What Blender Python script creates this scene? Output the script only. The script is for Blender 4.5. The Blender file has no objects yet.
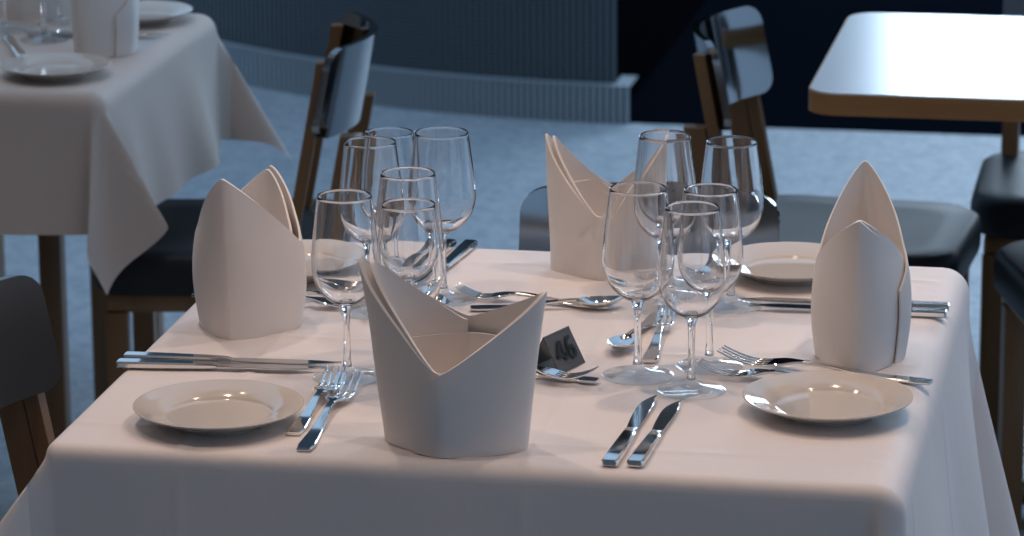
import bpy, bmesh, math, random
from math import sin, cos, pi, radians, sqrt, atan2, hypot
from mathutils import Vector, Matrix, noise
random.seed(7)
S = bpy.context.scene
C = S.collection

# ------------------------------------------------------------------ camera
cam_d = bpy.data.cameras.new('camera')
cam = bpy.data.objects.new('camera', cam_d); C.objects.link(cam)
YAW, PITCH, ROLL = -0.18956, 0.25593, -0.00678
fw = Vector((sin(YAW)*cos(PITCH), cos(YAW)*cos(PITCH), -sin(PITCH)))
rt = Vector((cos(YAW), -sin(YAW), 0)); up = rt.cross(fw)
rt2 = rt*cos(ROLL)+up*sin(ROLL); up2 = -rt*sin(ROLL)+up*cos(ROLL)
M = Matrix((rt2, up2, -fw)).transposed().to_4x4()
M.translation = (0.7325, -3.9541, 0.75+1.1428)
cam.matrix_world = M
cam_d.sensor_width = 36; cam_d.lens = 3827.26/1024*36
cam_d.clip_start = .1; cam_d.clip_end = 100
cam_d.dof.use_dof = True; cam_d.dof.focus_distance = 4.08; cam_d.dof.aperture_fstop = 10.0
S.camera = cam

# ------------------------------------------------------------------ world, lights, exposure
w = bpy.data.worlds.new('world'); S.world = w; w.use_nodes = True
w.node_tree.nodes['Background'].inputs[0].default_value = (.36, .55, .80, 1)
w.node_tree.nodes['Background'].inputs[1].default_value = 1.05
S.view_settings.view_transform = 'Standard'; S.view_settings.look = 'None'
S.view_settings.exposure = 0.0; S.view_settings.gamma = 1.0
try: S.view_settings.use_curve_mapping = False
except Exception: pass

def spot(loc, target, power, col, size=70, rad=.04, blend=.6):
    d = bpy.data.lights.new('downlight_bulb', 'SPOT'); o = bpy.data.objects.new('downlight_bulb', d); C.objects.link(o)
    d.energy = power; d.color = col; d.spot_size = radians(size); d.spot_blend = blend; d.shadow_soft_size = rad
    o.location = loc; o.rotation_euler = (Vector(target)-Vector(loc)).to_track_quat('-Z', 'Y').to_euler()
    return o
WARM = (1.0, .73, .57)
CEIL = 3.1
LAMPS = [(-.75, .55, 36, (-.1, .1, .75)), (.85, .45, 36, (.1, .05, .75)), (-.7, -.55, 26, (-.1, .0, .75)), (.75, -.55, 26, (.1, .0, .75)), (.05, .80, 15, (.0, .2, .75)),
         (-1.15, 1.0, 16, (-1.15, 1.5, .75)), (.6, -3.2, 6, (.6, -3.2, 0)), (-1.4, -2.2, 6, (-1.2, -2.2, 0))]  # this row is added: warmth for the back left cloth, fill for fronts
for x, y, pw, tg in LAMPS:
    spot((x, y, CEIL-.05), tg, pw, WARM, 54)

# ------------------------------------------------------------------ helpers
def srgb(r, g, b):
    f = lambda c: (c/255/12.92) if c/255 <= .04045 else ((c/255+.055)/1.055)**2.4
    return (f(r), f(g), f(b), 1)
def mat(name, col, rough=.5, metal=0, **kw):
    m = bpy.data.materials.new(name); m.use_nodes = True
    b = m.node_tree.nodes['Principled BSDF']
    b.inputs['Base Color'].default_value = col if len(col) == 4 else (*col, 1)
    b.inputs['Roughness'].default_value = rough; b.inputs['Metallic'].default_value = metal
    for k, v in kw.items(): b.inputs[k.replace('_', ' ')].default_value = v
    return m
def N(m, t, **kw):
    n = m.node_tree.nodes.new(t)
    for k, v in kw.items(): setattr(n, k, v)
    return n
def L(m, a, b): m.node_tree.links.new(a, b)
def BS(m): return m.node_tree.nodes['Principled BSDF']
def tex_coord(m, scale=(1, 1, 1)):
    tc = N(m, 'ShaderNodeTexCoord'); mp = N(m, 'ShaderNodeMapping'); mp.inputs['Scale'].default_value = scale
    L(m, tc.outputs['Object'], mp.inputs['Vector']); return mp.outputs['Vector']
def add_noise_color(m, c1, c2, scale, detail=4, vscale=(1, 1, 1), lo=.35, hi=.65):
    v = tex_coord(m, vscale); n = N(m, 'ShaderNodeTexNoise'); n.inputs['Scale'].default_value = scale; n.inputs['Detail'].default_value = detail
    L(m, v, n.inputs['Vector']); r = N(m, 'ShaderNodeValToRGB')
    r.color_ramp.elements[0].position = lo; r.color_ramp.elements[1].position = hi
    r.color_ramp.elements[0].color = c1; r.color_ramp.elements[1].color = c2
    L(m, n.outputs['Fac'], r.inputs['Fac']); L(m, r.outputs['Color'], BS(m).inputs['Base Color']); return n
def add_bump(m, scale, strength, dist=.001, vscale=(1, 1, 1), kind='noise', detail=3):
    v = tex_coord(m, vscale)
    if kind == 'noise':
        n = N(m, 'ShaderNodeTexNoise'); n.inputs['Scale'].default_value = scale; n.inputs['Detail'].default_value = detail; out = n.outputs['Fac']
    else:
        n = N(m, 'ShaderNodeTexVoronoi'); n.inputs['Scale'].default_value = scale; out = n.outputs['Distance']
    L(m, v, n.inputs['Vector']); b = N(m, 'ShaderNodeBump'); b.inputs['Strength'].default_value = strength; b.inputs['Distance'].default_value = dist
    L(m, out, b.inputs['Height']); L(m, b.outputs['Normal'], BS(m).inputs['Normal'])

MT = {}
MT['cloth'] = mat('white_damask_cotton', (.82, .765, .74), .62, 0, Sheen_Weight=.15, Specular_IOR_Level=.35)
add_bump(MT['cloth'], 20, .34, .004, detail=5)
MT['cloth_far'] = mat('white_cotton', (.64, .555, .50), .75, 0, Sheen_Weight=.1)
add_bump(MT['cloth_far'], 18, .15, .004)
MT['napkin'] = mat('ivory_linen', (.87, .815, .775), .75, 0, Sheen_Weight=.2)
add_bump(MT['napkin'], 420, .12, .0006)
MT['steel'] = mat('polished_steel', (.78, .77, .75), .09, 1)
MT['porcelain'] = mat('glazed_porcelain', (.66, .60, .53), .09, 0, Coat_Weight=.3)
MT['glass'] = mat('clear_glass', (1, 1, 1), 0, 0, Transmission_Weight=1, IOR=1.5)
# the foot is a thin disc lying on the cloth: light passes straight through it, mirror like at grazing angles
m = MT['glass_foot'] = bpy.data.materials.new('thin_glass_disc'); m.use_nodes = True
m.node_tree.nodes.remove(BS(m))
tr = N(m, 'ShaderNodeBsdfTransparent'); tr.inputs[0].default_value = (.97, .98, .98, 1)
gl = N(m, 'ShaderNodeBsdfGlossy'); gl.inputs['Roughness'].default_value = .03
lw = N(m, 'ShaderNodeLayerWeight'); lw.inputs['Blend'].default_value = .5
pw = N(m, 'ShaderNodeMath', operation='POWER'); pw.inputs[1].default_value = 3.0; L(m, lw.outputs['Facing'], pw.inputs[0])
fr = N(m, 'ShaderNodeMath', operation='MULTIPLY_ADD'); fr.inputs[1].default_value = .65; fr.inputs[2].default_value = .06; L(m, pw.outputs[0], fr.inputs[0])
mx = N(m, 'ShaderNodeMixShader'); L(m, fr.outputs[0], mx.inputs[0]); L(m, tr.outputs[0], mx.inputs[1]); L(m, gl.outputs[0], mx.inputs[2])
L(m, mx.outputs[0], [n for n in m.node_tree.nodes if n.type == 'OUTPUT_MATERIAL'][0].inputs['Surface'])
MT['glass_bowl'] = mat('thin_clear_glass', (1, 1, 1), 0, 0, Transmission_Weight=1, IOR=1.5)
MT['wood'] = mat('oiled_oak', (.30, .15, .055), .38)
add_noise_color(MT['wood'], (.16, .080, .028, 1), (.24, .125, .048, 1), 14, 5, (1, 1, .12))
MT['table_laminate'] = mat('white_laminate', (.78, .81, .84), .22)
MT['table_edge'] = mat('oak_edge', (.42, .20, .06), .4)
add_noise_color(MT['table_edge'], (.36, .16, .045, 1), (.50, .25, .085, 1), 9, 5, (.25, .25, 2))
MT['black_seat'] = mat('black_lacquer', (.016, .019, .023), .5, 0, Specular_IOR_Level=.22)
MT['chrome'] = mat('dark_chrome', (.25, .265, .28), .10, 1)
MT['chrome_near'] = mat('darker_rough_chrome', (.13, .13, .13), .28, 1)  # darker, rougher copy of the chair chrome for the nearest backrest
MT['sign'] = mat('black_anodised_metal', (.10, .093, .087), .42, .2)
MT['ink'] = mat('black_ink', (.004, .004, .004), .5)
MT['rib_wall'] = mat('blue_grey_metal_cladding', (.050, .066, .080), .5, .2)
v = tex_coord(MT['rib_wall'], (1, 1, 1)); wv = N(MT['rib_wall'], 'ShaderNodeTexWave', bands_direction='Z'); wv.inputs['Scale'].default_value = 34
L(MT['rib_wall'], v, wv.inputs['Vector']); rr = N(MT['rib_wall'], 'ShaderNodeValToRGB')
rr.color_ramp.elements[0].color = (.07, .09, .105, 1); rr.color_ramp.elements[1].color = (.20, .245, .275, 1)
L(MT['rib_wall'], wv.outputs['Fac'], rr.inputs['Fac']); L(MT['rib_wall'], rr.outputs['Color'], BS(MT['rib_wall']).inputs['Base Color'])
MT['drum_back'] = mat('dark_backing', (.012, .017, .022), .8)
MT['plinth'] = mat('grey_plinth_metal', (.42, .48, .52), .5, .1)
MT['floor'] = mat('terrazzo', (.34, .37, .40), .55, 0, Specular_IOR_Level=.3)
vt = tex_coord(MT['floor']); vo = N(MT['floor'], 'ShaderNodeTexVoronoi'); vo.inputs['Scale'].default_value = 55
L(MT['floor'], vt, vo.inputs['Vector']); rp = N(MT['floor'], 'ShaderNodeValToRGB')
for i, (ps, cc) in enumerate([(0, (.36, .42, .47, 1)), (.35, (.42, .475, .52, 1)), (.7, (.50, .55, .59, 1))]):
    e = rp.color_ramp.elements[i] if i < 2 else rp.color_ramp.elements.new(ps); e.position = ps; e.color = cc
sep = N(MT['floor'], 'ShaderNodeSeparateColor'); L(MT['floor'], vo.outputs['Color'], sep.inputs[0])
L(MT['floor'], sep.outputs[0], rp.inputs['Fac']); L(MT['floor'], rp.outputs['Color'], BS(MT['floor']).inputs['Base Color'])
MT['dark_floor'] = mat('dark_recess_floor', (.004, .006, .010), 1, 0, Specular_IOR_Level=.0)  # darkness of the recess put into the floor colour: near black, no gloss
MT['dark_wall'] = mat('dark_recess_wall', (.003, .0035, .005), 1, 0, Specular_IOR_Level=0)  # same for its walls: near black colour keeps them dark in daylight
MT['plaster'] = mat('warm_plaster', (.60, .59, .60), .85)
MT['warm_plaster'] = mat('ochre_plaster', (.44, .32, .25), .85)
MT['frame'] = mat('dark_frame', (.03, .03, .035), .4)
MT['pane'] = mat('daylit_pane', (.1, .1, .1), .3)
BS(MT['pane']).inputs['Emission Color'].default_value = (.62, .80, 1, 1); BS(MT['pane']).inputs['Emission Strength'].default_value = 15.0
MT['bulb'] = mat('lamp_disc', (.9, .8, .6), .4)
BS(MT['bulb']).inputs['Emission Color'].default_value = (1, .74, .48, 1); BS(MT['bulb']).inputs['Emission Strength'].default_value = 30
MT['white_metal'] = mat('white_lamp_ring', (.8, .8, .8), .4)

def mesh(name, V, F, m, angle=40, recalc=True):
    me = bpy.data.meshes.new(name); me.from_pydata([tuple(v) for v in V], [], F); me.update()
    if recalc:
        bm = bmesh.new(); bm.from_mesh(me); bmesh.ops.recalc_face_normals(bm, faces=bm.faces); bm.to_mesh(me); bm.free()
    for p in me.polygons: p.use_smooth = True
    try: me.set_sharp_from_angle(angle=radians(angle))
    except Exception: pass
    if m: me.materials.append(m)
    return me
def ob(name, me, parent=None, loc=(0, 0, 0), rz=0):
    o = bpy.data.objects.new(name, me); C.objects.link(o); o.location = loc; o.rotation_euler = (0, 0, rz)
    if parent: o.parent = parent
    return o
def thing(name, label, cat, loc=(0, 0, 0), rz=0, group=None, me=None):
    o = ob(name, me, None, loc, rz); o['label'] = label; o['category'] = cat
    if group: o['group'] = group
    return o
def struct(name, me, loc=(0, 0, 0), rz=0):
    o = ob(name, me, None, loc, rz); o['kind'] = 'structure'; return o
def boxVF(x0, x1, y0, y1, z0, z1):
    V = [(x, y, z) for x in (x0, x1) for y in (y0, y1) for z in (z0, z1)]
    return V, [(0, 1, 3, 2), (4, 6, 7, 5), (0, 4, 5, 1), (2, 3, 7, 6), (0, 2, 6, 4), (1, 5, 7, 3)]
def box(name, m, x0, x1, y0, y1, z0, z1, bev=0, seg=2):
    V, F = boxVF(x0, x1, y0, y1, z0, z1); me = mesh(name, V, F, m)
    if bev:
        bm = bmesh.new(); bm.from_mesh(me)
        bmesh.ops.bevel(bm, geom=list(bm.edges), offset=bev, segments=seg, affect='EDGES', profile=.5)
        bm.to_mesh(me); bm.free()
        for p in me.polygons: p.use_smooth = True
        me.set_sharp_from_angle(angle=radians(50))
    return me
def join(parts):
    V, F = [], []
    for v, f in parts:
        o = len(V); V += list(v); F += [tuple(i+o for i in q) for q in f]
    return V, F
def lathe(prof, n=48, closed_ends=False):
    V, F = [], []
    ring = []
    for r, z in prof:
        if r < 1e-6: ring.append([len(V)]); V.append((0, 0, z))
        else:
            ring.append(list(range(len(V), len(V)+n)))
            V += [(r*cos(2*pi*k/n), r*sin(2*pi*k/n), z) for k in range(n)]
    for a, b in zip(ring, ring[1:]):
        if len(a) == 1 and len(b) == 1: continue
        for k in range(n):
            j = (k+1) % n
            if len(a) == 1: F.append((a[0], b[k], b[j]))
            elif len(b) == 1: F.append((a[k], b[0], a[j]))
            else: F.append((a[k], b[k], b[j], a[j]))
    return V, F
def catmull(P, k=5):
    out = []
    for i in range(len(P)-1):
        p0 = P[max(i-1, 0)]; p1 = P[i]; p2 = P[i+1]; p3 = P[min(i+2, len(P)-1)]
        for s in range(k):
            t = s/k
            out.append(tuple(.5*(2*b+(c-a)*t+(2*a-5*b+4*c-d)*t*t+(3*b-a-3*c+d)*t**3) for a, b, c, d in zip(p0, p1, p2, p3)))
    out.append(tuple(P[-1])); return out
def strip(P, rnd=.35, dirs=None):
    """rounded bar lofted along x; P = (x, y, z, half width in y, half thickness in z)"""
    V, F = [], []; m = 8
    for i, (x, y, z, hw, ht) in enumerate(P):
        c = rnd*min(hw, ht)
        for a, b in ((1, -1), (1, 1), (-1, 1), (-1, -1)):
            pass
        loop = [(hw, -(ht-c)), (hw, ht-c), (hw-c, ht), (-(hw-c), ht), (-hw, ht-c), (-hw, -(ht-c)), (-(hw-c), -ht), (hw-c, -ht)]
        V += [(x, y+a, z+b) for a, b in loop]
    n = len(P)
    for i in range(n-1):
        for k in range(m):
            j = (k+1) % m; F.append((i*m+k, i*m+j, (i+1)*m+j, (i+1)*m+k))
    F.append(tuple(range(m))); F.append(tuple((n-1)*m+k for k in reversed(range(m))))
    return V, F
def prism(poly, z0, z1):
    n = len(poly); V = [(x, y, z0) for x, y in poly]+[(x, y, z1) for x, y in poly]
    F = [tuple(reversed(range(n))), tuple(range(n, 2*n))]+[(k, (k+1) % n, n+(k+1) % n, n+k) for k in range(n)]
    return V, F
def rrect(hx, hy, r, n=6):
    P = []
    for cx, cy, a0 in ((hx-r, hy-r, 0), (-hx+r, hy-r, 90), (-hx+r, -hy+r, 180), (hx-r, -hy+r, 270)):
        for k in range(n+1):
            a = radians(a0+90*k/n); P.append((cx+r*cos(a), cy+r*sin(a)))
    return P

# ------------------------------------------------------------------ the setting
struct('floor', mesh('floor', *boxVF(-5, 5, -6, 4.475, -.1, 0), MT['floor']))
struct('floor_drum', mesh('floor_drum', *boxVF(-5, -.70, 4.475, 8.4, -.1, 0), MT['floor']))
struct('floor_recess', mesh('floor_recess', *boxVF(-.70, 5, 4.475, 8.4, -.1, -.004), MT['dark_floor']))
# round drum wall clad with fine vertical ribs, on a plinth
DC, DR = (-.62, 6.24), 1.78
def drum(name, R, a0, a1, z0, z1, m, rib=0, step=.0075):
    n = int(R*(a1-a0)/step); V, F = [], []
    for k in range(n+1):
        a = a0+(a1-a0)*k/n; r = R+(rib if k % 2 else 0)
        V += [(DC[0]+r*sin(a), DC[1]-r*cos(a), z0), (DC[0]+r*sin(a), DC[1]-r*cos(a), z1)]
    for k in range(n): F.append((2*k, 2*k+2, 2*k+3, 2*k+1))
    return mesh(name, V, F, m, 20)
def slats(name, R, a0, a1, z0, z1, m, pitch=.0155, wd=.0085, dp=.006):
    n = int(R*(a1-a0)/pitch); parts = []
    for k in range(n):
        a = a0+(a1-a0)*(k+.5)/n; h = wd/2/R; P = []
        for aa, rr_ in ((a-h, R), (a+h, R), (a+h, R+dp), (a-h, R+dp)): P.append((DC[0]+rr_*sin(aa), DC[1]-rr_*cos(aa)))
        parts.append(prism(P, z0, z1))
    return mesh(name, *join(parts), m, 20)
dw = struct('wall_drum', drum('wall_drum', DR-.036, -1.75, -.012, .085, 3.2, MT['drum_back']))
o = ob('slats', slats('slats', DR-.036, -1.2, -.012, .0885, 3.2, MT['rib_wall']), dw); o['kind'] = 'stuff'
pl = struct('trim_1', drum('trim_1', DR-.008, -1.75, .008, 0, .088, MT['drum_back']))
o = ob('slats', slats('slats', DR-.008, -1.2, .008, 0, .088, MT['plinth']), pl); o['kind'] = 'stuff'
# top ledge of the plinth
V, F = [], []
for k in range(61):
    a = -1.75+(1.758)*k/60
    for r in (DR, DR-.12): V.append((DC[0]+r*sin(a), DC[1]-r*cos(a), .0885))
F = [(2*k, 2*k+2, 2*k+3, 2*k+1) for k in range(60)]
struct('trim_2', mesh('trim_2', V, F, MT['plinth']))
# black wall of the recess, running back from the end of the drum, and the back wall with a daylit window above the frame
V, F = join([boxVF(-.76, -.645, 4.53, 4.98, 0, 3.2), boxVF(-.76, -.645, 4.98, 8.3, 0, 3.2)])
struct('wall_recess', mesh('wall_recess', V, F, MT['dark_wall']))
WX0, WX1, WZ0, WZ1, WY = -.40, 2.7, 1.5, 2.7, 8.3
V, F = join([boxVF(-.72, 5, WY, WY+.12, -.1, WZ0), boxVF(-.72, WX0, WY, WY+.12, WZ0, 3.4), boxVF(WX1, 5, WY, WY+.12, WZ0, 3.4), boxVF(WX0, WX1, WY, WY+.12, WZ1, 3.4)])
struct('wall_back', mesh('wall_back', V, F, MT['dark_wall']))
V, F = join([boxVF(WX0, WX1, WY+.02, WY+.08, WZ0, WZ0+.05), boxVF(WX0, WX1, WY+.02, WY+.08, WZ1-.05, WZ1), boxVF(WX0, WX0+.05, WY+.02, WY+.08, WZ0, WZ1), boxVF(WX1-.05, WX1, WY+.02, WY+.08, WZ0, WZ1)]
            + [boxVF(x-.025, x+.025, WY+.02, WY+.08, WZ0, WZ1) for x in (.53, 1.62)])
win = struct('window_1', mesh('window_1', V, F, MT['frame']))
for x0, x1 in ((WX0+.05, .505), (.555, 1.595), (1.645, WX1-.05)):
    ob('pane', mesh('pane', *boxVF(x0, x1, WY+.06, WY+.07, WZ0+.05, WZ1-.05), MT['pane']), win)
struct('wall_left', mesh('wall_left', *boxVF(-3.6, -3.5, -6, 4.0, 0, CEIL), MT['warm_plaster']))
struct('wall_right_light_block', mesh('wall_right_light_block', *join([boxVF(4.9, 5, -6, -4.4, 0, CEIL), boxVF(4.9, 5, -1.3, 2.4, 0, CEIL)]), MT['plaster']))
struct('wall_front', mesh('wall_front', *boxVF(-3.6, 5, -6.1, -6, 0, CEIL), MT['plaster']))
struct('ceiling', mesh('ceiling', *boxVF(-3.6, 5, -6.1, 1.1, CEIL, CEIL+.15), MT['plaster']))
ring_me = mesh('ring', *lathe([(.055, 0), (.055, -.012), (.075, -.012), (.078, -.006), (.078, 0)], 24), MT['white_metal'])
disc_me = mesh('diffuser', *lathe([(0, -.006), (.045, -.006), (.055, -.004)], 24), MT['bulb'])
for i, (x, y, pw, tg) in enumerate(LAMPS):  # the added lamps get a fitting too
    t = thing('ceiling_downlight', 'small round recessed ceiling downlight above the tables', 'light', (x, y, CEIL), 0, 'recessed downlights in the ceiling')
    ob('ring', ring_me, t); ob('diffuser', disc_me, t)

# ------------------------------------------------------------------ tables and cloths
TZ = .75
def smooth01(t): t = max(0, min(1, t)); return t*t*(3-2*t)
def grid_lines(half, drops, rs, creases, step):
    a0, a1 = -(half-rs[0]), half-rs[1]; c = set()
    n = int((a1-a0)/step)
    for k in range(n+1): c.add(round(a0+(a1-a0)*k/n, 5))
    for k in range(1, 7):
        for s, r in zip((-1, 1), rs): c.add(round(s*(half-r+r*pi/2*k/6), 5))
    for s, drop, r in zip((-1, 1), drops, rs):
        e0 = half-r+r*pi/2; n = int((drop-r*pi/2)/step)
        for k in range(1, n+1): c.add(round(s*(e0+(drop-r*pi/2)*k/n), 5))
    for q in creases:
        for dq in (-.009, -.006, -.003, 0, .003, .006, .009): c.add(round(q+dq, 5))
    out = []
    for q in sorted(c):
        if not out or q-out[-1] > .0009: out.append(q)
    return out
def cloth(name, hx, hy, drop, corners, m, creases=((), ()), step=.014, wave=.006, seed=0, r=((.014, .014), (.014, .014)), top=TZ, crease_h=.0011, lean={}):
    """square cloth laid over a table: flat on top, bent over the edge, hanging sides, a flared fold at each corner.
    corners[(sx,sy)] = (tilt in degrees, azimuth offset in degrees, extra length)"""
    if not isinstance(drop, tuple): drop = ((drop, drop), (drop, drop))
    RX, RY = r
    gx = grid_lines(hx, drop[0], RX, creases[0], step); gy = grid_lines(hy, drop[1], RY, creases[1], step)
    V, F = [], []
    for u in gx:
        for v in gy:
            rx = RX[u > 0]; ry = RY[v > 0]; ax, ay = hx-rx, hy-ry
            du = max(0, abs(u)-ax); dv = max(0, abs(v)-ay)
            sx = 1 if u > 0 else -1; sy = 1 if v > 0 else -1
            bx = max(-ax, min(ax, u)); by = max(-ay, min(ay, v))
            ridge = 0
            for q in creases[0]: ridge += max(0, 1-abs(u-q)/.009)
            for q in creases[1]: ridge += max(0, 1-abs(v-q)/.009)
            ridge *= crease_h
            und = .0020*noise.noise(Vector((u*5+seed, v*5, seed)))
            if du == 0 and dv == 0:
                V.append((bx, by, top+ridge+und*smooth01(4*min(ax-abs(u), ay-abs(v))/.2))); continue
            d = hypot(du, dv); th = atan2(dv, du); r = rx*cos(th)**2+ry*sin(th)**2
            if d < r*pi/2: a = d/r; out, dn = r*sin(a), r*(1-cos(a)); tail = 0
            else: out, dn = r, r; tail = d-r*pi/2
            if du > 0 and dv > 0:
                tilt, az, ext = corners[(sx, sy)][:3]; cf = corners[(sx, sy)][3] if len(corners[(sx, sy)]) > 3 else .5
                tn = th/(pi/2); f = sin(2*th)**1.3 if cf == .5 else math.exp(-((tn-cf)/.17)**2)*min(1, tn/.1)
                al = radians(tilt)*f
                phi = atan2(sy, sx)+radians(az)
                hx_, hy_ = cos(th)*sx, sin(th)*sy
                k = .5-.5*cos(2*th)
                L_ = tail*(1-.27*f*(1-ext)) if ext < 2 else tail*(1+.45*sin(2*th)**.4)
                x = bx+hx_*out+cos(phi)*sin(al)*L_; y = by+hy_*out+sin(phi)*sin(al)*L_
                z = top-dn-cos(al)*L_
                if cf != .5: y += sy*tail*.20*math.exp(-((tn-.72)/.16)**2)
                # soft crumple of the fold
                q = .10*tail*sin(4*th) if cf == .5 else .03*tail*sin(4*th)
                x += -sin(phi)*q; y += cos(phi)*q
                V.append((x, y, z))
            else:
                s = v if du > 0 else u; half = hy if du > 0 else hx
                g = tail*wave*12*(noise.noise(Vector((s*7+seed*3.1, seed+(3 if du > 0 else 0)+(5 if (sx if du > 0 else sy) > 0 else 0), tail*1.2)))*.5+.35)
                g *= smooth01((half-abs(s))/.12)
                g += tail*lean.get(('x' if du > 0 else 'y', sx if du > 0 else sy), 0)*smooth01((half-abs(s))/.2)
                o2 = out+g+ridge*.6*smooth01(tail/.02)
                if du > 0: V.append((bx+sx*o2, by, top-dn-tail))
                else: V.append((bx, by+sy*o2, top-dn-tail))
    n = len(gy)
    for i in range(len(gx)-1):
        for j in range(n-1): F.append((i*n+j, (i+1)*n+j, (i+1)*n+j+1, i*n+j+1))
    return mesh(name, V, F, m, 180)
def table_under(label, cx, cy, hx, hy, legs, group=None):
    t = thing('dining_table', label, 'table', (cx, cy, 0))
    ob('tabletop', box('tabletop', MT['table_edge'], -hx, hx, -hy, hy, TZ-.033, TZ-.003, .004), t)
    lm = box('leg', MT['wood'], -.017, .017, -.017, .017, 0, TZ-.033, .002)
    for x, y in legs: ob('leg', lm, t, (x, y, 0))
    return t
table_under('square dining table hidden under the big white cloth in front', 0, 0, .408, .416, [(-.36, -.36), (.36, -.36), (.36, .36), (-.36, .36)])
mc = cloth('tablecloth', .4335, .433, ((.27, .40), (.30, .27)), {(-1, -1): (40, -8, .6), (1, -1): (9, 0, .5), (1, 1): (16, -12, 2.4), (-1, 1): (25, 0, .5)}, MT['cloth'],
           ((-.2935, .0565), (-.352, 0., .352)), .012, .012, 1.3, ((.012, .032), (.016, .016)), TZ, .0014, {('x', 1): .09})
thing('tablecloth', 'pinkish white ironed cloth covering the dining table in front', 'tablecloth', (.0085, 0, 0), 0, None, mc)
T2 = (-1.15, 1.52, .30, .32)
table_under('dining table under the cloth at the back left, on brown wooden legs', T2[0], T2[1], .285, .305, [(.085, .08), (-.25, .27)])
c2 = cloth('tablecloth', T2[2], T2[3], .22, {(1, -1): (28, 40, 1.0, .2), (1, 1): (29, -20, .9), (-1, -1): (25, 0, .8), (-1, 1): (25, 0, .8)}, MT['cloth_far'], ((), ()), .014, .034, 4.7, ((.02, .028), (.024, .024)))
thing('tablecloth', 'white cloth with hanging pointed corners on the table at the back left', 'tablecloth', (T2[0], T2[1], 0), 0, None, c2)
# bare table at the back right
wt = thing('dining_table', 'bare white topped table with oak edge at the back right', 'table', (.4365, 1.685, 0))
poly = rrect(.2985, .312, .045)
ob('edge_band', mesh('edge_band', *prism(poly, TZ-.032, TZ-.002), MT['table_edge'], 30), wt)
poly2 = rrect(.2955, .309, .043)
ob('table_surface', mesh('table_surface', *prism(poly2, TZ-.003, TZ), MT['table_laminate'], 30), wt, )
ob('pedestal', mesh('pedestal', *lathe([(0, TZ-.033), (.09, TZ-.033), (.09, TZ-.045), (.028, TZ-.05), (.028, .03), (.12, .015), (.125, 0), (0, 0)], 32), MT['chrome']), wt, (.0735, .13, 0))

# ------------------------------------------------------------------ chairs
def chair_meshes():
    d = {}
    # seat: thick rounded pad, slightly dished
    P = rrect(.19, .19, .075, 8); n = len(P); V, F = [], []
    loops = [(.90, .405), (.985, .408), (1.0, .418), (1.0, .448), (.985, .462), (.94, .4685), (.7, .4655), (.35, .463)]
    for s, z in loops: V += [(x*s, y*s, z) for x, y in P]
    for i in range(len(loops)-1):
        for k in range(n): j = (k+1) % n; F.append((i*n+k, i*n+j, (i+1)*n+j, (i+1)*n+k))
    F.append(tuple(reversed(range(n)))); F.append(tuple((len(loops)-1)*n+k for k in range(n)))
    d['seat'] = mesh('seat', V, F, MT['black_seat'], 50)
    d['apron'] = box('apron', MT['wood'], -.165, .165, -.165, .165, .375, .406, .006)
    d['front_leg'] = box('leg', MT['wood'], -.017, .017, -.017, .017, 0, .376, .003)
    V, F = join([boxVF(-.018, .018, -.014, .014, 0, .40), boxVF(-.016, .016, -.014, .014, .40, .645)])
    V = [(x-.19*max(0, z-.40), y, z) for x, y, z in V]
    d['rear_leg'] = mesh('leg', V, F, MT['wood'])
    V, F = boxVF(-.009, .009, -.012, .012, .40, .755)
    V = [(x-.19*(z-.40), y, z) for x, y, z in V]
    d['post'] = mesh('back_post', V, F, MT['wood'])
    # backrest: curved chrome plate with rounded corners
    nu, nv = 28, 12; hw, z0, z1, rc = .163, .638, .776, .027; V, F = [], []
    th = .011
    for side in (0, 1):
        for i in range(nu+1):
            for j in range(nv+1):
                s = -cos(pi*i/nu); q = j/nv
                y = hw*s; zc, hz = (z0+z1)/2, (z1-z0)/2
                e = hw-abs(y)
                if e < rc: hz = hz-rc+sqrt(max(0, rc*rc-(rc-e)**2))
                z = zc+hz*(2*q-1)
                bow = .055*(1-s*s)
                x = -.150-bow-.20*(z-z0)+(side-.5)*th
                V.append((x, y, z))
    m_ = (nu+1)*(nv+1); idx = lambda s, i, j: s*m_+i*(nv+1)+j
    for i in range(nu):
        for j in range(nv):
            F.append((idx(0, i, j), idx(0, i, j+1), idx(0, i+1, j+1), idx(0, i+1, j)))
            F.append((idx(1, i, j), idx(1, i+1, j), idx(1, i+1, j+1), idx(1, i, j+1)))
    for i in range(nu):
        for j in (0, nv): F.append((idx(0, i, j), idx(0, i+1, j), idx(1, i+1, j), idx(1, i, j)))
    for j in range(nv):
        for i in (0, nu): F.append((idx(0, i, j), idx(0, i, j+1), idx(1, i, j+1), idx(1, i, j)))
    d['back'] = mesh('backrest', V, F, MT['chrome'], 40)
    return d
CH = chair_meshes()
near_back = CH['back'].copy(); near_back.materials.clear(); near_back.materials.append(MT['chrome_near'])
def chair(x, y, deg, label, near=False, inner=False):
    t = thing('dining_chair', label, 'chair', (x, y, 0), radians(deg), 'dining chairs with curved metal backrests')
    ob('seat', CH['seat'], t); ob('apron', CH['apron'], t)
    for s in (-1, 1):
        ob('leg', CH['front_leg'], t, (.150, .150*s, 0)); ob('leg', CH['rear_leg'], t, (-.160, .146*s, 0))
        ob('back_post', CH['post'], t, (-.133+(.034 if inner else 0), .144*s, 0))
    ob('backrest', near_back if near else CH['back'], t)
    return t
chair(-.437, -.025, 0, 'dining chair with dark metal back tucked in at left end of front table', True)
chair(.030, .445, -90, 'dining chair behind the front table, grey back showing between napkin and glasses')
chair(-.775, 1.57, 189, 'dining chair with shiny back seen edge on, pulled up to back left table', False, True)
chair(.165, 1.73, -4, 'chrome backed dining chair with round black seat facing the bare table')
chair(.525, 2.11, -90, 'black seated chair at the far side of the bare table')
chair(.615, 1.55, 197, 'black seated chair half under the bare table at right edge of photo')
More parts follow.
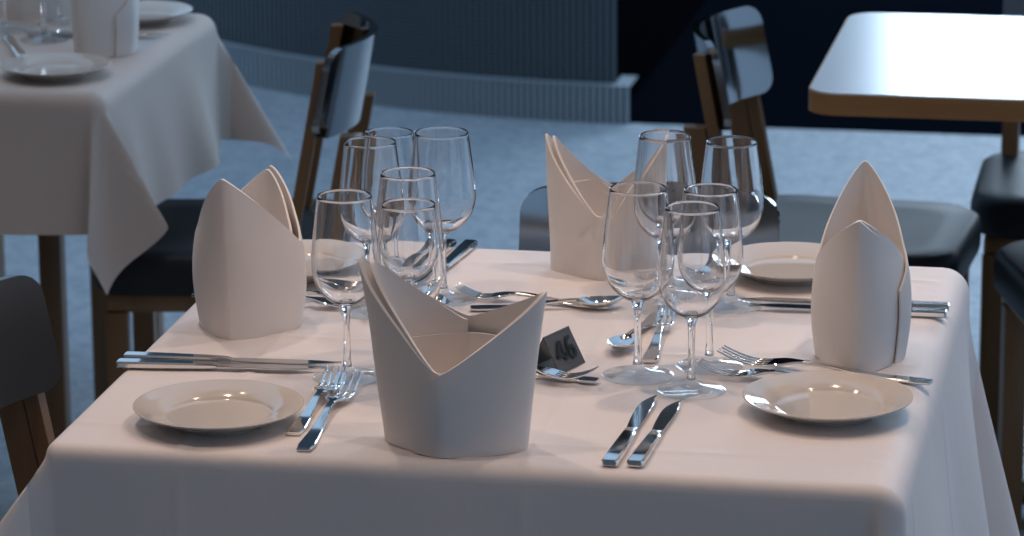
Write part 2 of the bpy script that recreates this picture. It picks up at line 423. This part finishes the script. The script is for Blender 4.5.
chair(-1.36, 1.45, 0, 'chair at the left end of the back left clothed table')
chair(-1.28, 2.22, -90, 'chair on the far side of the back left clothed table')

# ------------------------------------------------------------------ tableware
# wine glass: bowl, stem and foot share their rings so the glass is one closed volume
foot_p = catmull([(.0365, .0012), (.0362, .0024), (.026, .0042), (.014, .0068)], 4)
stem_p = catmull([(.014, .0068), (.0095, .0088), (.0062, .0125), (.0043, .020), (.0037, .040), (.0037, .060), (.0046, .074), (.0075, .0815)], 4)
bowl_o = catmull([(.0075, .0815), (.0175, .0865), (.0290, .0985), (.0355, .116), (.0362, .130), (.0345, .152), (.0315, .178), (.0288, .200)], 5)
bowl_i = catmull([(.0280, .2002), (.0307, .178), (.0337, .152), (.0353, .130), (.0346, .1165), (.0281, .1), (.0165, .0885), (.007, .0852), (0, .0848)], 5)
def outward(vf): return vf[0], [tuple(reversed(f)) for f in vf[1]]
G_foot = mesh('foot', *outward(lathe([(0, 0), (.030, .0), (.0365, .0012)]+foot_p[1:], 48)), MT['glass_foot'], 60, False)
G_stem = mesh('stem', *outward(lathe(stem_p, 48)), MT['glass'], 60, False)
G_bowl = mesh('bowl', *outward(lathe(bowl_o+[(.0286, .2006), (.0283, .2006)]+bowl_i, 56)), MT['glass_bowl'], 60, False)
def wine_glass(x, y, label, h=.2, wd=1.0, group='stemmed wine glasses on the front table'):
    t = thing('wine_glass', label, 'glass', (x, y, TZ+.0004), random.uniform(0, 1), group)
    t.scale = (wd, wd, h/.2)
    ob('bowl', G_bowl, t); ob('stem', G_stem, t); ob('foot', G_foot, t)
    return t
wine_glass(-.176, -.151, 'leftmost empty wine glass, its stem beside the crossed forks', .2)
wine_glass(-.104, -.165, 'wine glass just behind the left peak of the front napkin', .197, .98)
wine_glass(-.130, -.048, 'tall wine glass rising behind the front napkin, in middle of left cluster', .202, 1.02)
wine_glass(-.208, .112, 'wine glass at back left of the left cluster, nearest the left napkin', .198)
wine_glass(-.217, .250, 'small wine glass furthest back in the left cluster', .178, .95)
wine_glass(-.141, .180, 'rightmost wine glass of the left cluster, foot by the far knives', .196, 1.06)
wine_glass(.127, -.093, 'large wine glass at the left front of the right cluster', .206, 1.04)
wine_glass(.191, -.139, 'wine glass in front of the right cluster, nearest the two short knives', .199, .98)
wine_glass(.197, -.045, 'wine glass whose foot stands beside the fork tines in right cluster', .196, .98)
wine_glass(.101, .268, 'wine glass furthest back in the right cluster, before the far napkin', .182, .96)
wine_glass(.114, .183, 'wine glass nearly hiding another, at back of the right cluster', .2)
wine_glass(.187, .204, 'rightmost wine glass at the back, beside the far plate', .192)
for x, y, l in ((-1.135, 1.62, 'blurred wine glass at left edge on the back left table'), (-1.055, 1.57, 'blurred wine glass standing nearest on the back left table'), (-1.068, 1.695, 'blurred wine glass behind the others on the back left table')):
    wine_glass(x, y, l, .2, 1, 'wine glasses on the back left table')

plate_p = [(0, .002), (.045, .002), (.047, 0), (.050, 0), (.052, .003)]+catmull([(.056, .0045), (.068, .0095), (.080, .0150), (.0865, .0178), (.0872, .0188), (.0866, .0196), (.080, .0180), (.068, .0142), (.058, .0098), (.054, .0072), (.048, .0062), (.03, .0060)], 4)+[(0, .0060)]
PL = mesh('side_plate', *lathe(plate_p, 72), MT['porcelain'], 50)
def plate(x, y, label, s=1):
    t = thing('side_plate', label, 'plate', (x, y, TZ+.0008), 0, 'round white side plates', PL); t.scale = (s, s, s); return t
plate(-.270, -.327, 'cream side plate at the left front, below two long knives')
plate(.340, -.192, 'cream side plate at the right front, over fork handles')
plate(.238, .352, 'cream side plate at the far right corner of the front table', .97)
plate(-.330, .270, 'cream side plate mostly hidden behind the left napkin', .97)
plate(-.958, 1.318, 'blurred white plate in front of the napkin on back left table', .92)
plate(-.950, 1.745, 'blurred white plate behind the napkin on back left table', .92)

# cutlery, lying along +x (handle end at 0, tip at +length)
def knife_mesh(L_, hfrac=.47):
    h = L_*hfrac
    hs = [(0, .0065, .0030), (.002, .0085, .0040), (h*.3, .0085, .0040), (h*.8, .0072, .0034), (h, .0065, .0028), (h+.006, .0050, .0016)]
    H = strip([(x, 0, .0042, a, b) for x, a, b in hs], .5)
    bl = []
    for k in range(15):
        t = k/14; x = h+.004+t*(L_-h-.004)
        spine = .0062 if t < .55 else .0062*(1-((t-.55)/.45)**2.6)*1.0
        edge = -.0062-.0036*sin(min(t/.62, 1)*pi/2) if t < .62 else -.0098+(.0098+.003)*((t-.62)/.38)**2.2
        if t == 1: spine, edge = .0034, .0026
        spine = max(spine, edge+.0006)
        bl.append((x, (spine+edge)/2, .0042, (spine-edge)/2, .0009))
    return mesh('handle', *H, MT['steel'], 35), mesh('blade', *strip(bl, .6), MT['steel'], 30)
def zprof(t, lift, dip):     # side profile of fork and spoon: handle end down, neck up, head dips then rises
    return .0030+lift*sin(pi*min(t/.75, 1))**1.0
def fork_mesh(L_):
    n0 = L_*.60; W = .0118*L_/.2
    hs = []
    for k in range(13):
        t = k/12; x = n0*t; hw = .0088 if t < .05 else .0088-.0052*smooth01(t/.95); z = .0022+.0075*smooth01((t-.3)/.7)
        hs.append((x, 0, z, hw*(.8 if k == 0 else 1), .0017 if t < .7 else .0019))
    H = strip(hs, .5)
    parts = []; rt = []
    r0 = n0; r1 = L_*.76
    prof = lambda x: .0097-.0080*sin(pi*min(max((x-n0)/(L_-n0), 0), 1)*.62)**1.5+.0125*max(0, (x-L_*.80)/(L_*.20))**1.4
    for k in range(9):
        t = k/8; x = r0+(r1-r0)*t; hw = .0036+(W-.0036)*smooth01(t/.75)
        rt.append((x, 0, prof(x), hw, .0014))
    parts.append(strip(rt, .5))
    for q in range(4):
        y = (-1+2*q/3)*W*.84; tn = []
        for k in range(8):
            t = k/7; x = r1-.002+(L_-r1+.002)*t
            tn.append((x, y*(1-.04*t), prof(x), .00175*(1-.45*t), .0013*(1-.3*t)))
        parts.append(strip(tn, .5))
    return mesh('handle', *H, MT['steel'], 35), mesh('tined_head', *join(parts), MT['steel'], 35)
def spoon_mesh(L_):
    n0 = L_*.70
    hs = []
    for k in range(13):
        t = k/12; x = n0*t; hw = .0085 if t < .05 else .0085-.0052*smooth01(t/.95); z = .0022+.0080*smooth01((t-.3)/.7)
        hs.append((x, 0, z, hw*(.8 if k == 0 else 1), .0016))
    H = strip(hs, .5)
    nu, nv = 18, 10; V, F = [], []; th = .0013
    for side in (0, 1):
        for i in range(nu+1):
            t = i/nu; x = n0-.003+(L_-n0+.003)*t
            w_ = max(.0028, .0188*L_/.2*sin(pi*min(1, (t*.97+.03))**.80)**.62) if i < nu else .0012
            zr = .0102-.0018*sin(pi*t)+.003*t
            dep = .0082*sin(pi*min(1, t*1.02))**.9 if t < .98 else 0
            for j in range(nv+1):
                s = -1+2*j/nv
                V.append((x, w_*s, zr-dep*(1-s*s)-(th if side else 0)))
    m_ = (nu+1)*(nv+1); ix = lambda s, i, j: s*m_+i*(nv+1)+j
    for i in range(nu):
        for j in range(nv):
            F.append((ix(0, i, j), ix(0, i+1, j), ix(0, i+1, j+1), ix(0, i, j+1))); F.append((ix(1, i, j), ix(1, i, j+1), ix(1, i+1, j+1), ix(1, i+1, j)))
        for j in (0, nv): F.append((ix(0, i, j), ix(0, i+1, j), ix(1, i+1, j), ix(1, i, j)))
    for j in range(nv):
        for i in (0, nu): F.append((ix(0, i, j), ix(0, i, j+1), ix(1, i, j+1), ix(1, i, j)))
    return mesh('handle', *H, MT['steel'], 35), mesh('spoon_bowl', *mesh_fix(V, F), MT['steel'], 60)
def mesh_fix(V, F): return V, F
K_L, K_M = knife_mesh(.238), knife_mesh(.222)
F_L, F_M, F_S = fork_mesh(.235), fork_mesh(.205), fork_mesh(.180)
S_M = spoon_mesh(.175)
def cutlery(kind, ms, p0, p1, label, dz=0, group='steel cutlery on the front table', flip=False):
    cat = {'table_knife': 'knife', 'table_fork': 'fork', 'dessert_fork': 'fork', 'dessert_spoon': 'spoon'}[kind]
    t = thing(kind, label, cat, (p0[0], p0[1], TZ+.0008+dz), atan2(p1[1]-p0[1], p1[0]-p0[0]), group)
    if flip: t.scale = (1, -1, 1)
    names = {'knife': ('handle', 'blade'), 'fork': ('handle', 'tined_head'), 'spoon': ('handle', 'spoon_bowl')}[cat]
    for n_, me in zip(names, ms): ob(n_, me, t)
    return t
# near setting
cutlery('table_knife', K_L, (.149, -.412), (.157, -.174), 'left one of two short looking knives lying right of the front napkin', flip=True)
cutlery('table_knife', K_M, (.174, -.410), (.185, -.190), 'right one of two short looking knives, nearer the right plate', flip=True)
cutlery('table_fork', F_M, (-.183, -.362), (-.186, -.16), 'shorter fork, next to the left front plate')
cutlery('table_fork', F_L, (-.160, -.412), (-.167, -.175), 'longer fork left of the front napkin, handle nearest the table edge')
cutlery('dessert_fork', F_S, (-.088, -.108), (.086, -.138), 'dessert fork with raised tines in front of the number sign', .0045)
cutlery('dessert_spoon', S_M, (.089, -.124), (-.085, -.102), 'dessert spoon handle end in front of the number sign')
# right setting
cutlery('table_knife', K_L, (.432, .226), (.195, .222), 'far one of two knives behind the right napkin')
cutlery('table_knife', K_M, (.431, .198), (.21, .196), 'near one of two knives behind the right napkin')
cutlery('table_fork', F_L, (.436, -.072), (.203, -.022), 'fork behind the right front plate with straight tines showing', flip=True)
cutlery('table_fork', F_M, (.395, -.095), (.196, -.078), 'fork whose curved tines poke out left of the right front plate')
cutlery('dessert_fork', F_S, (.131, -.040), (.124, .132), 'dessert fork with tines pointing away behind right cluster stems')
cutlery('dessert_spoon', S_M, (.112, .150), (.092, -.012), 'dessert spoon with bowl just left of the right cluster stems')
# far setting
cutlery('table_knife', K_L, (-.158, .428), (-.176, .200), 'far right knife of the pair behind the left glasses')
cutlery('table_knife', K_M, (-.184, .428), (-.199, .21), 'left knife of the pair behind the left glasses')
cutlery('dessert_fork', F_S, (.052, .172), (-.118, .190), 'dessert fork with raised tines at left, behind the front napkin')
cutlery('dessert_spoon', S_M, (-.101, .140), (.058, .176), 'dessert spoon with open bowl behind the number sign')
cutlery('table_fork', F_M, (.150, .428), (.148, .24), 'fork left of the far plate, seen through the glasses')
# left setting
cutlery('table_knife', K_L, (-.430, -.123), (-.202, -.110), 'far one of the long knives above the left front plate')
cutlery('table_knife', K_M, (-.430, -.150), (-.211, -.132), 'near one of the long knives above the left front plate')
cutlery('table_fork', F_L, (-.428, .148), (-.225, .152), 'fork passing behind the left napkin')
cutlery('table_fork', F_M, (-.41, .122), (-.235, .126), 'second fork passing behind the left napkin, nearer the napkin')
cutlery('dessert_spoon', S_M, (-.122, -.02), (-.140, .150), 'dessert spoon among the feet of the left glass cluster')
# back left table
cutlery('table_knife', K_M, (-1.09, 1.60), (-.868, 1.622), 'blurred knife behind the napkin on back left table', group='cutlery on the back left table')
cutlery('table_knife', K_M, (-1.03, 1.40), (-1.13, 1.60), 'blurred knife leaning by the plate on back left table', group='cutlery on the back left table')

# ------------------------------------------------------------------ folded napkins (bishop's mitre)
def napkin_meshes(a=.074, b=.050, zl=.192, zr=.166, vf=.092, vb=.120, flare=.26, p=1.42, seed=0, pw=1.0):
    """standing roll of cloth, peaks at -x and +x, V notch in front (-y) and behind"""
    def top(t):                        # t = turn angle, 0 at +x, counter clockwise
        c, s = cos(t), sin(t)
        pk = zr if c > 0 else zl; v = vb if s > 0 else vf
        X = abs(c)**(2/p)
        Y = abs(s)**(2/p)
        return v+(pk-v)*(.55*X+.45*(1-Y))**pw
    def pos(t, z, off):
        c, s = cos(t), sin(t); ex = (2/p-1)/2; ep = .11
        sc = 1+flare*(z/.19)**1.15
        x = a*c*(c*c+ep)**ex*sc; y = b*s*(s*s+ep)**ex*(1+.12*sin(pi*min(1, z/.12))-.10*(z/.19)**2)
        n = 1-off/ .05
        wob = 1+.018*noise.noise(Vector((c*1.7+seed, s*1.7, z*14)))
        return (x*n*wob, y*n*wob, z)
    nz, th = 14, .0022
    def sheet(ts, topf, offf):
        V, F = [], []
        for side in (0, 1):
            for t in ts:
                z1 = topf(t)
                for j in range(nz+1):
                    V.append(pos(t, z1*j/nz, offf(t)+(th if side else 0)))
        m_ = len(ts)*(nz+1); ix = lambda s, i, j: s*m_+i*(nz+1)+j
        for i in range(len(ts)-1):
            for j in range(nz):
                F.append((ix(0, i, j), ix(0, i+1, j), ix(0, i+1, j+1), ix(0, i, j+1))); F.append((ix(1, i, j), ix(1, i, j+1), ix(1, i+1, j+1), ix(1, i+1, j)))
            for j in (0, nz): F.append((ix(0, i, j), ix(0, i+1, j), ix(1, i+1, j), ix(1, i, j)))
        for j in range(nz):
            for i in (0, len(ts)-1): F.append((ix(0, i, j), ix(0, i, j+1), ix(1, i, j+1), ix(1, i, j)))
        return V, F
    # outer roll: starts as flap over the front (angle -pi/2 - .5), goes round by +x, back, -x and tucks under the flap
    n = 84; t0, t1 = -pi/2-.55, 1.5*pi+.30
    ts = sorted(set([t0+(t1-t0)*k/n for k in range(n+1)]+[0, pi, -pi/2, pi/2, 1.5*pi]))
    def topf(t):
        if t < -pi/2: return vf-(-pi/2-t)*.055
        if t > 1.5*pi: return vf-(t-1.5*pi)*.05
        return top(t)-(.008*sin((t-pi)/(pi/2)*pi) if t > pi else 0)
    body = sheet(ts, topf, lambda t: -.0012*smooth01((-pi/2+.3-t)/.3) if t < -pi/2+.3 else (.0035*smooth01((t-(1.5*pi-1.2))/.9)))
    # inner cloth: second edge just inside the left peak and a pocket band across the back
    ts2 = [pi*.5+ (pi*.98)*k/36 for k in range(37)]
    inner = sheet(ts2, lambda t: max(.05, top(t)-.002), lambda t: .0060+.002*sin(t))
    ts3 = [pi*.06+pi*.88*k/36 for k in range(37)]
    pocket = sheet(ts3, lambda t: min(top(t)-.012, .104+.004*cos(t)), lambda t: .0095)
    return mesh('napkin_body', *body, MT['napkin'], 50), mesh('inner_fold', *inner, MT['napkin'], 50), mesh('pocket_fold', *pocket, MT['napkin'], 50)
def napkin(x, y, deg, label, **kw):
    ms = napkin_meshes(**kw)
    t = thing('folded_napkin', label, 'napkin', (x, y, TZ+.0008), radians(deg), 'napkins folded into standing mitres')
    for n_, me in zip(('napkin_body', 'inner_fold', 'pocket_fold'), ms): ob(n_, me, t)
    return t
napkin(-.016, -.358, -6, 'white mitre folded napkin standing in front, notch facing the camera', zl=.185, zr=.164, vf=.086, flare=.32, seed=1)
napkin(-.333, .045, 267, 'mitre folded napkin at the left with long knives in front of it', zl=.162, zr=.186, vf=.098, vb=.098, b=.057, a=.07, pw=.85, seed=2)
napkin(.022, .340, 0, 'mitre folded napkin at the far side with deep V notch', zl=.162, zr=.166, vf=.076, vb=.092, a=.066, b=.045, flare=.10, seed=3)
napkin(.351, .028, 94, 'mitre folded napkin at the right, one peak before the other', zl=.172, zr=.194, vf=.112, vb=.105, b=.047, pw=.72, seed=4)
napkin(-.935, 1.50, 70, 'blurred mitre folded napkin near the edge of the back left table', zl=.17, zr=.175, a=.062, b=.045, seed=5)
napkin(-1.14, 1.77, 0, 'blurred mitre folded napkin at the far side of back left table', zl=.17, zr=.175, seed=6)

# ------------------------------------------------------------------ number sign
w_, h_, d_ = .0265, .038, .021
t = thing('number_sign', 'small black metal tent sign reading 46 behind the front napkin', 'sign', (.034, -.066, TZ+.0006), atan2(.048, .018)-pi)
nrm = Vector((0, -h_, -d_)).normalized()
def plate_tent(sgn):
    q = .0012; A = [(-w_, sgn*d_, 0), (w_, sgn*d_, 0), (w_, 0, h_), (-w_, 0, h_)]
    off = Vector((0, -sgn*h_, -d_)).normalized()*q*1.0
    V = [Vector(v) for v in A]+[Vector(v)+off for v in A]
    return V, [(0, 1, 2, 3), (7, 6, 5, 4), (0, 4, 5, 1), (1, 5, 6, 2), (2, 6, 7, 3), (3, 7, 4, 0)]
ob('panel', mesh('panel', *plate_tent(1), MT['sign']), t); ob('panel', mesh('panel', *plate_tent(-1), MT['sign']), t)
def ribbon(P, wd, z0, z1, closed=False):
    n = len(P); Lf, Rt = [], []
    for k in range(n):
        a = P[(k-1) % n] if (closed or k > 0) else P[k]; b = P[(k+1) % n] if (closed or k < n-1) else P[k]
        dx, dy = b[0]-a[0], b[1]-a[1]; q = hypot(dx, dy) or 1; nx, ny = -dy/q*wd/2, dx/q*wd/2
        Lf.append((P[k][0]+nx, P[k][1]+ny)); Rt.append((P[k][0]-nx, P[k][1]-ny))
    parts = []
    for k in range(n if closed else n-1):
        j = (k+1) % n; parts.append(prism([Rt[k], Rt[j], Lf[j], Lf[k]], z0, z1))
    return join(parts)
four = [ribbon([(.0072, -.0115), (.0072, .0115)], .0042, 0, .0004), ribbon([(-.0078, -.0048), (.0112, -.0048)], .0038, 0, .0004), ribbon([(-.0062, -.0045), (.0064, .0108)], .0040, 0, .0004)]
six = [ribbon([(.0058*cos(2*pi*k/20), -.0046+.0062*sin(2*pi*k/20)) for k in range(20)], .0040, 0, .0004, True),
       ribbon([(-.0058+.0006*(1-t)-.0000, -.0046+0.0*t) if t == 0 else (-.0058+.0115*(t**2.2), -.0046+.0160*sin(t*pi/2)) for t in [q/10 for q in range(11)]], .0040, 0, .0004)]
V4, F4 = join(four); V6, F6 = join(six)
slope = atan2(h_, d_)
for V, F, dx in ((V4, F4, -.0118), (V6, F6, .0108)):
    o = ob('numeral', mesh('numeral', [(x+dx, y, z) for x, y, z in V], F, MT['ink'], 30), t)
    o.location = (0, d_/2+.0012, h_/2+.0008); o.rotation_euler = (slope, 0, pi)
